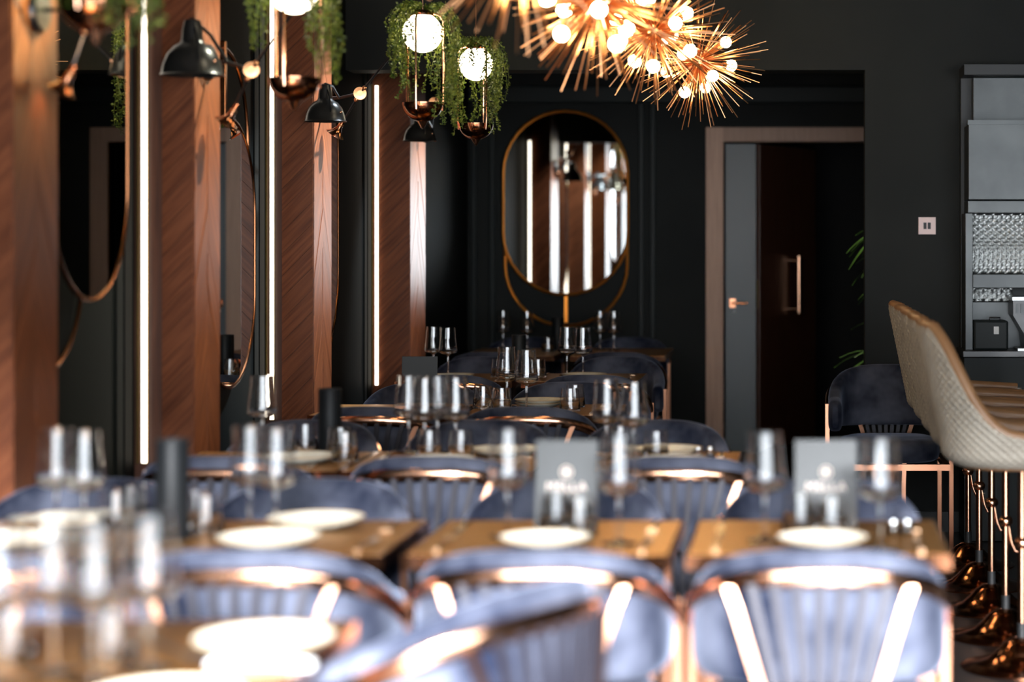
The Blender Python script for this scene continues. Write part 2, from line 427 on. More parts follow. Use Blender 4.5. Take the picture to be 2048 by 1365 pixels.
# ------------------------------------------------------------------ mirrors
def stadium(w, h, n=18):
    r = w/2; s = h/2 - r; pts = []
    for i in range(n+1):
        a = pi*i/n; pts.append((r*cos(a), s + r*sin(a)))
    for i in range(n+1):
        a = pi + pi*i/n; pts.append((r*cos(a), -s + r*sin(a)))
    return pts
def mirror(name, loc, rz, w, h, off, label, bar=0.3, extra=0.0, stand=0.05, hoop='copper_hoop'):
    """two copper hoops: one round the glass, one on the wall shifted by off; local -Y looks into the room"""
    r = empty(name, loc, rz, label, 'mirror', 'stadium mirrors with double copper hoops')
    st = stadium(w, h); hr = 0.011 if hoop == 'copper_warm' else 0.0075
    y = -stand-0.010
    n = len(st)
    vs = [(x*0.985, y, z*0.992) for x, z in st] + [(x*0.985, y+0.005, z*0.992) for x, z in st]
    fs = [tuple(range(n)), tuple(range(2*n-1, n-1, -1))]
    g = MB().add(vs, fs).build('mirror_glass', M['mirror'], r, smooth=False)
    e = MB().add(vs, [(i, (i+1) % n, n+(i+1) % n, n+i) for i in range(n)])
    e.build('glass_edge', M['greenedge'], g, smooth=False)
    MB().add([(x*0.97, y+0.0065, z*0.985) for x, z in st] + [(x*0.97, y+0.012, z*0.985) for x, z in st],
             fs + [(i, (i+1) % n, n+(i+1) % n, n+i) for i in range(n)]).build('backing', M['blackmatte'], g, smooth=False)
    MB().tube([(x, y+0.002, z) for x, z in st], hr, 8, closed=True).build('glass_hoop', M[hoop], r)
    MB().tube([(x, -0.022, z+off) for x, z in stadium(w*0.985, h+extra)], hr, 8, closed=True).build('wall_hoop', M[hoop], r)
    sg = -1 if off < 0 else 1
    z0 = sg*h/2; z1 = sg*(h/2+bar)
    MB().box(-0.013, 0.013, -0.036, -0.012, min(z0, z1), max(z0, z1)).build('hanging_bar', M[hoop], r, smooth=False, bevel=0.003)
    for z in (-h*0.2, h*0.2):
        MB().lathe([(0, 0), (0.03, 0), (0.03, stand-0.003), (0, stand-0.003)], 16).build('wall_mount', M['black'], r, loc=(0, 0, z)).rotation_euler = (R(90), 0, 0)
    return r
M['copper_hoop'] = mat('copper_hoop', (0.26,0.105,0.045), 0.26, 1.0)
M['copper_warm'] = mat('warm_copper_hoop', (1.0,0.36,0.06), 0.33, 1.0)
D = YB-0.06
mz = (WZ(222, D) + WZ(590, D))/2; mh = WZ(222, D) - WZ(590, D)
mw = (1256-1007)/F*D
mir = mirror('wall_mirror', (WX(1131, D), YB, mz), R(-0.5), mw, mh, WZ(655, D)-WZ(592, D),
       'stadium shaped copper framed mirror on the dark end wall, showing bright stripes', 0.19, 0, 0.05, 'copper_warm')
mirror('wall_mirror', (XL, 5.90, WZ(600, 5.90)+0.64), R(90), 0.632, 1.28, -0.214,
       'large dark copper hoop mirror on the left wall beside the tallest light strip', 0.62, 0, 0.15)
mirror('wall_mirror', (XL, 7.72, WZ(776, 7.72)+0.52), R(90), 0.70, 1.04, 0.25,
       'narrow wall mirror reflecting wine glasses, between the second and third pilasters', 0.3, 0.05, 0.04)
mirror('wall_mirror', (XL, 9.27, WZ(690, 9.27)+0.62), R(93), 0.66, 1.24, -0.2,
       'wall mirror sliver with copper hoop just left of the yellowish light strip', 0.3, 0, 0.04)

# ------------------------------------------------------------------ chairs
def upath(t, a=0.268, b=0.265, arm=0.13):
    """U-shaped plan, t in -1..1; back at -Y; arms run to +Y. returns point and outward normal"""
    q = abs(t); sg = 1 if t >= 0 else -1
    if q <= 0.72:
        th = q/0.72*pi/2
        x = a*abs(sin(th))**0.78; y = -b*abs(cos(th))**0.78
        nx, ny = sin(th)**1.1 if th > 0 else 0, -cos(th)**1.1 if th < pi/2 else 0
        l = math.hypot(nx, ny) or 1
        return sg*x, y, sg*nx/l, ny/l
    y = (q-0.72)/0.28*arm
    return sg*a, y, sg*1.0, 0.0
def rim_z(t):
    q = abs(t)
    return 0.81 - 0.125*min(1, q/0.75)**2.2 - 0.02*max(0, q-0.72)/0.28
def make_chair():
    r = empty('dining_chair')
    th = 0.060
    rings = []
    NS = 56
    for i in range(NS+1):
        t = -1 + 2*i/NS
        x, y, nx, ny = upath(t)
        zt = rim_z(t); zb = 0.535
        e = min(1, (1-abs(t))/0.07); e = math.sqrt(max(0, 1-(1-e)**2))*0.92+0.08     # rounded arm ends
        zc = (zt+zb)/2; hh = (zt-zb)/2*(0.72+0.28*e); tt = th/2*(0.35+0.65*e)
        ring = []
        for k in range(20):
            a = 2*pi*k/20
            ca, sa = cos(a), sin(a)
            o = tt*(abs(ca)**0.6)*(1 if ca >= 0 else -1)
            z = hh*(abs(sa)**0.42)*(1 if sa >= 0 else -1)
            ring.append((x+nx*(o-th/2), y+ny*(o-th/2), zc+z))
        rings.append(ring)
    MB().loft(rings).build('backrest', M['velvet'], r)
    # copper band under the rolled rim
    rings = []
    for i in range(41):
        t = -0.80 + 1.60*i/40
        x, y, nx, ny = upath(t); z = rim_z(t) - 0.052
        h2 = 0.019
        rings.append([(x+nx*o, y+ny*o, z+zz) for o, zz in ((-0.004,-h2),(0.008,-h2),(0.013,-h2*0.55),(0.013,h2*0.55),(0.008,h2),(-0.004,h2))])
    MB().loft(rings).build('rim_band', M['copper'], r)
    # fan of slats down the outside of the back, gathered below the seat
    def pad_at(x):          # point on the outside of the back at sideways offset x
        th = math.asin(min(1, (abs(x)/0.268)**(1/0.78))); t = th/(pi/2)*0.72*(1 if x >= 0 else -1)
        px_, py_, nx, ny = upath(t); return t, px_+nx*0.013, py_+ny*0.013
    for k in range(9):
        f = (k-4)/4
        w = 0.0095 if abs(f) == 1 else 0.0082
        pts = []
        for q in range(5):
            z = 0.745 - q*0.0525; t, x, y = pad_at(f*(0.176 - q*0.0155))
            if q == 0: z = rim_z(t) - 0.060
            pts.append((x, y, z))
        pts += [(f*0.092, -0.272, 0.45), (f*0.085, -0.266, 0.38), (f*0.08, -0.262, 0.25), (f*0.08, -0.262, 0.02)]
        rings = []
        for p in pts:
            rings.append([(p[0]-w, p[1]-0.004, p[2]), (p[0]+w, p[1]-0.004, p[2]), (p[0]+w, p[1]+0.004, p[2]), (p[0]-w, p[1]+0.004, p[2])])
        MB().loft(rings).build('back_slat', M['satin'] if abs(f) == 1 else M['slat'], r, smooth=False)
    # seat, frame, legs
    rings = []
    for z, sc in ((0.405, 0.90), (0.415, 0.97), (0.44, 1.0), (0.475, 0.99), (0.495, 0.93), (0.503, 0.80)):
        ring = []
        for k in range(36):
            a = 2*pi*k/36
            ring.append((0.225*sc*(abs(cos(a))**0.7)*(1 if cos(a) >= 0 else -1), 0.0+0.215*sc*(abs(sin(a))**0.7)*(1 if sin(a) >= 0 else -1), z))
        rings.append(ring)
    MB().loft(rings).build('seat', M['velvet'], r)
    sf = MB()
    for a in ((-0.255, 0.255, 0.205, 0.23), (-0.255, 0.255, -0.268, -0.243)):
        sf.box(a[0], a[1], a[2], a[3], 0.377, 0.404)
    for sx in (-1, 1):
        x0, x1 = sorted((sx*0.255, sx*0.23)); sf.box(x0, x1, -0.243, 0.205, 0.377, 0.404)
    sf.build('seat_frame', M['satin_dark'], r, smooth=False)
    for sx in (-1, 1):
        MB().box(sx*0.272-0.011, sx*0.272+0.011, 0.062, 0.084, 0, 0.655).build('leg', M['satin_dark'], r, smooth=False, bevel=0.002)
        MB().box(sx*0.243-0.011, sx*0.243+0.011, -0.267, -0.245, 0, 0.377).build('leg', M['satin_dark'], r, smooth=False, bevel=0.002)
    return r
M['slat'] = mat('dark_copper_slat', (0.022,0.020,0.028), 0.5, 0.3)
chair0 = make_chair(); chair_used = [False]
def chair(x, y, rz, label, group, scale=1.0):
    o = chair0 if not chair_used[0] else copy_tree(chair0)
    chair_used[0] = True
    o.location = (x, y, 0); o.rotation_euler = (0, 0, R(rz)); o.scale = (scale,)*3
    tag(o, label, 'chair', group)
    return o
BK = 0.27
GN = 'velvet chairs with their backs to the camera'; GF = 'velvet chairs facing the camera'
# (row depth of chair back, [(x, words)])
near_rows = [
  (3.97, [(-1.72, 'blue velvet barrel chair cut off by the left frame edge in the front row'),
          (-1.12, 'bright blue velvet chair in the front row, just behind the big foreground plate'),
          (-0.536, 'bright blue velvet chair mid front row, partly behind the turned chair'),
          (0.04, 'bright blue velvet barrel chair at the right end of the front row')]),
  (5.74, [(-1.69, 'navy velvet chair with shiny copper band behind the black canister, second row at left'),
          (-1.076, 'navy velvet chair with shiny copper band in the middle of the second row'),
          (-0.36, 'navy velvet chair with copper band behind the upright front menu, second row at right')]),
  (7.50, [(-1.63, 'dark navy chair with amber glinting band behind second black canister, third row at left'),
          (-1.04, 'dark navy chair with amber glinting band in the third row, below the stacked plates')]),
  (9.35, [(-1.66, 'dark navy chair in the fourth row, behind the blank black menu card'),
          (-0.99, 'dark navy chair with thin bright rim line, fourth row, before a wine glass pair')]),
  (11.35, [(-1.77, 'black looking chair with an orange glinting band, last row at left under the oval mirror'),
           (-1.05, 'black looking chair with an orange glinting band, last row at right under the oval mirror')]),
]
for D, lst in near_rows:
    for x, lab in lst: chair(x, D+BK, 0, lab, GN)
far_rows = [
  (5.27, [(-1.83, 'navy velvet chair facing the camera, beyond the left front table by the wall'),
          (-1.25, 'navy velvet chair facing the camera beyond the two cream plates of the front row'),
          (-0.60, 'navy velvet chair facing the camera behind the middle front table and its menu'),
          (0.05, 'navy velvet chair facing the camera beyond the right front table with the salt pots')]),
  (7.02, [(-1.70, 'navy velvet chair facing the camera by the second mirror, second row at left'),
          (-1.10, 'navy velvet chair facing the camera in the second row, behind the four clustered wine glasses'),
          (-0.50, 'navy velvet chair facing the camera by the copper second row table corner')]),
  (8.95, [(-1.66, 'dark navy chair facing the camera below the yellowish light strip, third row'),
          (-1.02, 'dark navy chair facing the camera behind the sharp centre wine glasses')]),
  (10.95, [(-1.72, 'dark navy chair facing the camera in the fourth row beyond the far left plate'),
           (-0.99, 'dark navy chair facing the camera, fourth row, smoky arm right of a plate')]),
  (13.25, [(-1.80, 'black velvet chair against the alcove wall under the left of the oval mirror'),
           (-1.12, 'black velvet chair against the alcove wall under the right of the oval mirror')]),
]
for D, lst in far_rows:
    for x, lab in lst: chair(x, D-BK, 180, lab, GF)
chair(-0.66, 3.53, 61, 'pale blue velvet chair turned sideways in the near foreground, cut off at the bottom', 'velvet chair turned sideways', 1.04)
chair(WX(1779, 9.2), 9.30, 180, 'navy velvet barrel chair standing alone by the dark end wall behind the beige stools', 'velvet chair by the end wall', 1.05)

# ------------------------------------------------------------------ tables
def make_table(w, dp):
    r = empty('dining_table')
    MB().box(-w/2+0.006, w/2-0.006, -dp/2+0.006, dp/2-0.006, 0.722, 0.749).build('tabletop', M['bronze'], r, smooth=False)
    e = MB()
    for a in ((-w/2, w/2, -dp/2, -dp/2+0.006), (-w/2, w/2, dp/2-0.006, dp/2)): e.box(*a, 0.718, 0.7488)
    for a in ((-w/2, -w/2+0.006), (w/2-0.006, w/2)): e.box(a[0], a[1], -dp/2+0.006, dp/2-0.006, 0.718, 0.7488)
    e.build('copper_edge', M['copper_dark'], r, smooth=False)
    MB().lathe([(0, 0.02), (0.028, 0.02), (0.028, 0.71), (0.10, 0.71), (0.10, 0.722), (0, 0.722)], 20).build('pedestal', M['black'], r)
    MB().box(-0.2, 0.2, -0.2, 0.2, 0, 0.018).build('base_plate', M['black'], r, smooth=False, bevel=0.004)
    return r
tproto = {}
def table(x, ya, yb, w, label):
    k = (round(w, 3), round(yb-ya, 3))
    if k in tproto: o = copy_tree(tproto[k])
    else: o = make_table(w, yb-ya); tproto[k] = o
    o.location = (x, (ya+yb)/2, 0); tag(o, label, 'table', 'small bronze topped dining tables')
    return o
table(-1.08, 2.70, 3.57, 0.58, 'bronze topped table in the near foreground holding the big plate and white napkin')
table(-1.68, 2.70, 3.57, 0.58, 'bronze topped table in the near left corner under blurred foreground glasses')
for x, lab in ((-1.78, 'bronze topped front row table at the left wall'), (-1.19, 'bronze topped front row table with two cream plates near the middle'),
               (-0.57, 'bronze topped front row table with upright menu, in the middle'), (0.04, 'bronze topped front row table at right with salt pots and menu')):
    table(x, 4.32, 4.87, 0.575, lab)
for x, lab in ((-1.66, 'bronze topped second row table at the left by the wall'), (-1.08, 'bronze topped second row table with four clustered wine glasses'),
               (-0.475, 'copper orange second row table corner with two small salt pots')):
    table(x, 5.93, 6.48, 0.575, lab)
for x, lab in ((-1.65, 'bronze topped third row table with the blank black menu card'), (-1.05, 'bronze topped third row table with stacked plates and short glasses')):
    table(x, 7.86, 8.41, 0.575, lab)
for x, lab in ((-1.70, 'bronze topped fourth row table with the far left pair of wine glasses'), (-1.08, 'bronze topped fourth row table with wine glass pair in front of the oval mirror')):
    table(x, 9.80, 10.42, 0.575, lab)
for x, lab in ((-1.77, 'last row table under the left half of the oval mirror'), (-1.10, 'last row table under the right half of the oval mirror')):
    table(x, 12.05, 12.93, 0.575, lab)

# ------------------------------------------------------------------ tableware
TZ = 0.7505
def wine_mesh():
    t = 0.0009
    outer = [(0.0, 0.0), (0.040, 0.0), (0.041, 0.0015), (0.036, 0.003), (0.014, 0.006), (0.0052, 0.013), (0.0038, 0.03), (0.0036, 0.09), (0.0045, 0.104), (0.010, 0.1085),
             (0.034, 0.117), (0.0455, 0.124), (0.0468, 0.131), (0.0445, 0.155), (0.0405, 0.190), (0.0375, 0.222), (0.0365, 0.2475)]
    inner = [(0.0365-t, 0.2475), (0.0375-t, 0.222), (0.0405-t, 0.190), (0.0445-t, 0.155), (0.0468-t*1.1, 0.131), (0.0450-t, 0.1262), (0.033, 0.1195), (0.010, 0.1125), (0.0, 0.1115)]
    return MB().lathe(outer+inner, 40)
def tumbler_mesh():
    outer = [(0.0, 0.0), (0.0415, 0.0), (0.0425, 0.002), (0.0420, 0.012), (0.0385, 0.05), (0.0345, 0.092)]
    inner = [(0.0332, 0.092), (0.0372, 0.05), (0.0404, 0.014), (0.036, 0.0075), (0.0, 0.007)]
    return MB().lathe(outer+inner, 36)
ME_W = wine_mesh().mesh('wine_glass', M['glass']); ME_T = tumbler_mesh().mesh('tumbler', M['glass'])
def put(name, me, px, D, label, cat, group, z=TZ, rz=0.0, dx=0):
    o = bpy.data.objects.new(name, me); COL.objects.link(o)
    o.location = (WX(px, D)+dx, D, z); o.rotation_euler = (0, 0, rz)
    return tag(o, label, cat, group)
GW = 'stemmed wine glasses'; GT = 'short water tumblers'
wines = [
 (1530, 4.52, 'wine glass left of the right-hand menu on the front row table'),
 (1760, 4.37, 'wine glass just right of the right-hand menu, before the lone end-wall chair'),
 (1015, 4.59, 'wine glass left of the middle front menu card'),
 (1238, 4.47, 'wine glass right of the middle front menu, glinting orange at its base'),
 (113, 4.6, 'left one of two wine glasses before the brown pilaster at far left'),
 (168, 4.54, 'right one of two wine glasses standing before the dark left wall mirror'),
 (500, 4.66, 'left one of the blurred wine glass pair behind the small cream plate, front row'),
 (552, 4.60, 'right one of the blurred wine glass pair behind the small cream plate, front row'),
 (525, 6.44, 'wine glass crossed by the second light strip, bowl glowing gold'),
 (817, 6.44, 'leftmost of the four clustered wine glasses below the blank menu card'),
 (849, 6.34, 'second from left of the four clustered wine glasses, half overlapped'),
 (875, 6.44, 'third of the four clustered wine glasses, set slightly behind'),
 (911, 6.36, 'rightmost of the four clustered wine glasses on the second row table'),
 (1213, 6.26, 'left wine glass of the pair right of the third row chair'),
 (1268, 6.15, 'right wine glass of the pair right of the third row chair'),
 (1014, 8.27, 'left wine glass of the sharp centre pair behind the stacked plates'),
 (1053, 8.02, 'right wine glass of the sharp centre pair, in front of the stacked plates'),
 (867, 10.30, 'left wine glass of the pair above the blank menu card, before the last pilaster'),
 (896, 10.18, 'right wine glass of the pair behind the blank menu card and plate'),
 (1134, 10.25, 'left wine glass of the pair under the oval mirror, on the fourth row table'),
 (1166, 10.18, 'right wine glass of the pair under the oval mirror, on the fourth row table'),
 (1006, 12.80, 'leftmost dim wine glass on the last table under the oval mirror'),
 (1054, 12.70, 'second dim wine glass from left on the last table under the oval mirror'),
 (1200, 12.75, 'third dim wine glass from left on the last table under the oval mirror'),
 (1228, 12.70, 'rightmost dim wine glass on the last table under the oval mirror'),
 (298, 3.14, 'large blurred wine glass left of the big foreground plate'),
 (106, 3.12, 'very blurred wine glass in the lower left corner, left of two'),
 (190, 3.06, 'very blurred wine glass in the lower left corner, right of two'),
 (-10, 3.04, 'very blurred wine glass cut by the left frame edge at the bottom'),
]
for px, D, lab in wines: put('wine_glass', ME_W, px, D, 'clear ' + lab, 'wine glass', GW)
tumblers = [
 (262, 4.80, 'left short tumbler beside the front black canister'), (232, 4.70, 'short tumbler left of the front canister, nearer one of two'),
 (385, 4.72, 'short tumbler right of the front black canister, farther one of two'), (410, 4.62, 'short tumbler right of the front black canister, nearer one of two'),
 (1158, 4.6, 'blurred tumbler standing before the middle front menu'), (1112, 4.665, 'blurred tumbler behind left in front of the middle menu'),
 (1662, 4.6, 'blurred tumbler standing before the right-hand menu, over the plate'),
 (1600, 4.66, 'blurred tumbler beside the lower left corner of the right-hand menu'),
 (610, 6.45, 'tumbler left of the second black canister, on the left second row table'),
 (680, 6.33, 'left tumbler of two right of the second black canister'), (690, 6.19, 'right tumbler of two right of the second black canister'),
 (858, 6.235, 'left tumbler under the four clustered wine glasses'), (921, 6.23, 'right tumbler under the four clustered wine glasses'),
 (1312, 6.21, 'tumbler right of the second row wine glass pair, before a navy chair'), (1240, 6.38, 'tumbler between the stems of the second row wine glass pair'),
 (966, 8.18, 'leftmost short tumbler left of the sharp stacked plates'), (1003, 8.08, 'second short tumbler left of the sharp stacked plates'),
 (1150, 8.25, 'farther tumbler of two right of the sharp stacked plates'), (1140, 8.05, 'nearer tumbler of two right of the sharp stacked plates'),
 (1076, 10.1, 'distant tumbler behind the sharp centre wine glasses, right one'), (998, 10.12, 'distant tumbler behind the sharp centre wine glasses, left one'),
 (1096, 12.55, 'dim tumbler by the last black canister under the oval mirror'),
 (20, 3.2, 'blurred tumbler at the very bottom left corner'), (222, 3.2, 'blurred tumbler left of the foreground napkin, below wine glasses'),
]
for px, D, lab in tumblers: put('tumbler', ME_T, px, D, 'clear ' + lab, 'tumbler', GT)

def make_plate():
    r = empty('plate')
    n = 48
    MB().lathe([(0, 0.0), (0.060, 0.0), (0.064, 0.003), (0.095, 0.011), (0.113, 0.021), (0.1145, 0.0235), (0.1115, 0.0235), (0.093, 0.0145), (0.062, 0.0075), (0, 0.0065)], n).build('dish', M['plate'], r)
    MB().tube([(0.113*cos(2*pi*k/n), 0.113*sin(2*pi*k/n), 0.0232) for k in range(n)], 0.0016, 6, closed=True).build('rim', M['platerim'], r)
    return r
plate0 = make_plate(); pused = [False]
def plate(px, D, label, z=TZ, s=1.0):
    o = plate0 if not pused[0] else copy_tree(plate0)
    pused[0] = True
    o.location = (WX(px, D), D, z); o.scale = (s,)*3
    return tag(o, label, 'plate', 'cream stoneware plates with tan rims')
plate(1090, 4.45, 'cream plate on the middle front table, below its menu', s=0.9)
plate(1645, 4.45, 'cream plate on the right front table, below its menu', s=0.9)
plate(632, 4.745, 'cream plate behind a nearer plate, right of the blurred wine glass pair')
plate(537, 4.44, 'nearer cream plate of two on the front table left of the middle one')
plate(135, 4.755, 'cream plate at far left under the pair of wine glasses')
plate(20, 4.44, 'cream plate cut off by the left frame edge, front row')
plate(875, 6.06, 'tan rimmed plate under the four clustered wine glasses')
plate(1012, 6.36, 'tan rimmed plate behind right of the four clustered wine glasses')
plate(1345, 6.05, 'tan rimmed plate left of the copper table corner, second row')
plate(1334, 6.365, 'small tan plate behind the second row tumbler, by the copper table corner')
plate(600, 6.15, 'tan plate half hidden behind the blurred wine glass pair, second row')
plate(1080, 8.24, 'sharp lower plate of the two stacked in the centre, third row', s=0.9)
plate(1080, 8.24, 'sharp upper plate of the two stacked in the centre, third row', TZ+0.0125, 0.9)
plate(908, 10.02, 'thin tan plate beside the blank black menu card, fourth row', s=0.9)
plate(1168, 10.02, 'thin tan plate under the wine glass pair below the oval mirror')
plate(528, 3.30, 'large blurred white plate in the foreground, left of the turned chair', s=1.0)
plate(330, 2.87, 'white plate cut by the bottom frame edge, nearest of all plates')

# menus
def menu(px, D, label, text=True, tilt=6):
    r = empty('menu_card', (WX(px, D), D, TZ), 0, label, 'menu', 'upright black menu cards')
    r.rotation_euler = (R(-tilt), 0, 0)
    MB().box(-0.074, 0.074, -0.003, 0.003, 0.001, 0.206).build('card', M['menu'], r, smooth=False, bevel=0.001)
    if text:
        c = bpy.data.curves.new('lettering', 'FONT'); c.body = 'MELLA'; c.size = 0.030; c.align_x = 'CENTER'; c.extrude = 0.0003
        c.materials.append(M['rosegold']); c.space_character = 1.15
        o_ = bpy.data.objects.new('text_source', c); me_ = bpy.data.meshes.new_from_object(o_); bpy.data.objects.remove(o_)
        o = bpy.data.objects.new('lettering', me_); COL.objects.link(o); o.parent = r
        o.location = (0, -0.0035, 0.085); o.rotation_euler = (R(90), 0, 0)
        n = 24
        e = MB().tube([(0.013*cos(2*pi*k/n), -0.0036, 0.130+0.013*sin(2*pi*k/n)) for k in range(n)], 0.0016, 6, closed=True)
        e.add([(0,-0.0040,0.121),(0.007,-0.0040,0.130),(0,-0.0040,0.139),(-0.007,-0.0040,0.130)], [(0,1,2,3)])
        e.build('emblem', M['rosegold'], r)
    MB().box(-0.04, 0.04, 0.0, 0.045, 0.0, 0.003).build('foot', M['menu'], r, smooth=False)
    return r
menu(1132, 4.74, 'grey shining menu card with pale emblem on the middle front table')
menu(1652, 4.74, 'dark menu card with pale emblem on the right front table')
menu(838, 8.30, 'blank black menu card left of the sharp glasses, before the last pilaster', False)

# black canisters holding cutlery / candle
def canister(px, D, label, rr=0.036, h=0.205):
    r = empty('canister', (WX(px, D), D, TZ), 0, label, 'canister', 'tall black table canisters')
    MB().lathe([(0, 0), (rr, 0), (rr+0.001, 0.003), (rr+0.001, h-0.002), (rr, h), (rr-0.004, h), (rr-0.004, 0.02), (0, 0.02)], 28).build('body', M['canister'], r)
    MB().tube([(rr*0.98*cos(2*pi*k/28), rr*0.98*sin(2*pi*k/28), h) for k in range(28)], 0.002, 6, closed=True).build('rim', M['blackmatte'], r)
    return r
canister(345, 4.55, 'black canister between the blurred tumblers on the left front table', h=0.225)
canister(660, 6.44, 'black canister between tumblers on the left second row table')
canister(1038, 10.30, 'black canister directly behind the sharp centre wine glasses')
canister(1115, 12.75, 'black canister below the vertical bar of the oval mirror')

# salt and pepper pots
def pot(px, D, label):
    r = empty('salt_pot', (WX(px, D), D, TZ), 0, label, 'salt pot', 'small round glass salt and pepper pots')
    MB().lathe([(0, 0), (0.013, 0), (0.0165, 0.008), (0.0165, 0.018), (0.011, 0.027), (0.0105, 0.027), (0.015, 0.017), (0.015, 0.008), (0.011, 0.003), (0, 0.003)], 20).build('jar', M['glass'], r)
    MB().lathe([(0, 0.003), (0.011, 0.003), (0.0145, 0.008), (0.0145, 0.013), (0, 0.013)], 18).build('salt', M['napkin'], r)
    MB().lathe([(0, 0.027), (0.0115, 0.027), (0.0105, 0.033), (0, 0.036)], 18).build('cap', M['steel'], r)
    return r
pot(1786, 4.62, 'left glass salt pot of two on the right front table'); pot(1814, 4.62, 'right glass salt pot of two on the right front table')
pot(1396, 6.28, 'left glass salt pot of two on the copper second row table corner'); pot(1420, 6.28, 'right glass salt pot of two on the copper second row table corner')

# cutlery
def fork_mesh():
    m = MB()
    m.loft([[(x-w, y, z), (x+w, y, z), (x+w, y, z+0.003), (x-w, y, z+0.003)] for x, y, z, w in
            ((0,-0.095,0.0,0.007),(0,-0.06,0.001,0.006),(0,0.0,0.004,0.003),(0,0.03,0.003,0.003),(0,0.045,0.001,0.011),(0,0.06,0.0,0.012))])
    for k in range(4):
        x = -0.0095 + k*0.00633
        m.loft([[(x-0.0018,y,z),(x+0.0018,y,z),(x+0.0018,y,z+0.002),(x-0.0018,y,z+0.002)] for y, z in ((0.06,0.0),(0.08,0.001),(0.098,0.005))])
    return m
def knife_mesh():
    m = MB()
    m.loft([[(-w+o, y, 0), (w+o, y, 0), (w+o, y, h), (-w+o, y, h)] for y, w, o, h in
            ((-0.11,0.006,0,0.005),(-0.03,0.0055,0,0.006),(0.0,0.004,0,0.005),(0.01,0.009,0.002,0.002),(0.07,0.009,0.002,0.0018),(0.095,0.006,-0.001,0.0015),(0.108,0.001,-0.005,0.001))])
    return m
ME_F = fork_mesh().mesh('fork', M['cutlery']); ME_K = knife_mesh().mesh('knife', M['cutlery'])
for tx, yn, yf, nm in ((-1.19, 4.32, 4.87, 'front table with two plates'), (-0.57, 4.32, 4.87, 'middle front table'), (0.04, 4.32, 4.87, 'right front table'),
                   (-1.69, 5.93, 6.48, 'left second row table'), (-1.08, 5.93, 6.48, 'middle second row table'), (-0.475, 5.93, 6.48, 'right second row table'),
                   (-1.05, 7.86, 8.41, 'third row centre table'), (-1.72, 9.80, 10.42, 'fourth row left table'), (-1.08, 9.80, 10.42, 'fourth row right table')):
    for y, side in ((yn+0.145, 'near'), (yf-0.145, 'far')):
        f = 1 if side == 'near' else -1
        for me, name, s in ((ME_F, 'fork', -1), (ME_K, 'knife', 1)):
            o = bpy.data.objects.new(name, me); COL.objects.link(o)
            o.location = (tx + s*f*0.225, y, TZ+0.0005); o.rotation_euler = (0, 0, 0 if f == 1 else pi)
            tag(o, f'copper toned {name} lying on the {side} side of the {nm}', name, 'copper toned cutlery')
# napkin and spoon on the foreground table
def napkin():
    vs = []; fs = []; nx, ny = 26, 10
    for j in range(ny+1):
        for i in range(nx+1):
            u, v = i/nx, j/ny
            x = (u-0.5)*0.17; y = (v-0.5)*0.026 + 0.012*sin(u*3.0) - 0.02*u
            z = 0.003 + 0.005*abs(sin(v*7.0+u*1.5))*(0.6+0.4*sin(u*9)) + 0.002*sin(u*pi)
            vs.append((x, y, z))
    n = len(vs); vs += [(x, y, 0.0) for x, y, z in vs]
    W = nx+1
    for j in range(ny):
        for i in range(nx):
            a = j*W+i; fs.append((a, a+1, a+1+W, a+W)); fs.append((n+a+W, n+a+1+W, n+a+1, n+a))
    ed = [i for i in range(W)] + [j*W+nx for j in range(1, ny+1)] + [ny*W+i for i in range(nx-1, -1, -1)] + [j*W for j in range(ny-1, 0, -1)]
    for i in range(len(ed)): a, b = ed[i], ed[(i+1) % len(ed)]; fs.append((b, a, n+a, n+b))
    return MB().add(vs, fs)
o = napkin().build('napkin', M['napkin']); o.location = (WX(525, 3.188), 3.188, TZ)
tag(o, 'crumpled white napkin lying in front of the big foreground plate', 'napkin')
def spoon_mesh():
    m = MB(); m.tube([(0,-0.11,0.003),(0,-0.05,0.005),(0,0.0,0.006),(0,0.04,0.003)], 0.003, 8, rs=[0.0045,0.0038,0.0028,0.003])
    rings = []
    m.lathe([(0, -0.004), (0.010, -0.002), (0.019, 0.003), (0.020, 0.0045), (0.016, 0.001), (0, -0.001)], 20, (0,0,0.0042))
    for i, v in enumerate(m.v):
        pass
    n0 = 32
    m.v = [v if i < n0 else (v[0], v[1]*1.45+0.065, v[2]) for i, v in enumerate(m.v)]
    return m
o = spoon_mesh().build('spoon', M['steel']); o.location = (-1.01, 3.26, TZ+0.001); o.rotation_euler = (0, 0, R(-140.5))
tag(o, 'shiny steel spoon lying between the foreground wine glass and the napkin', 'spoon')

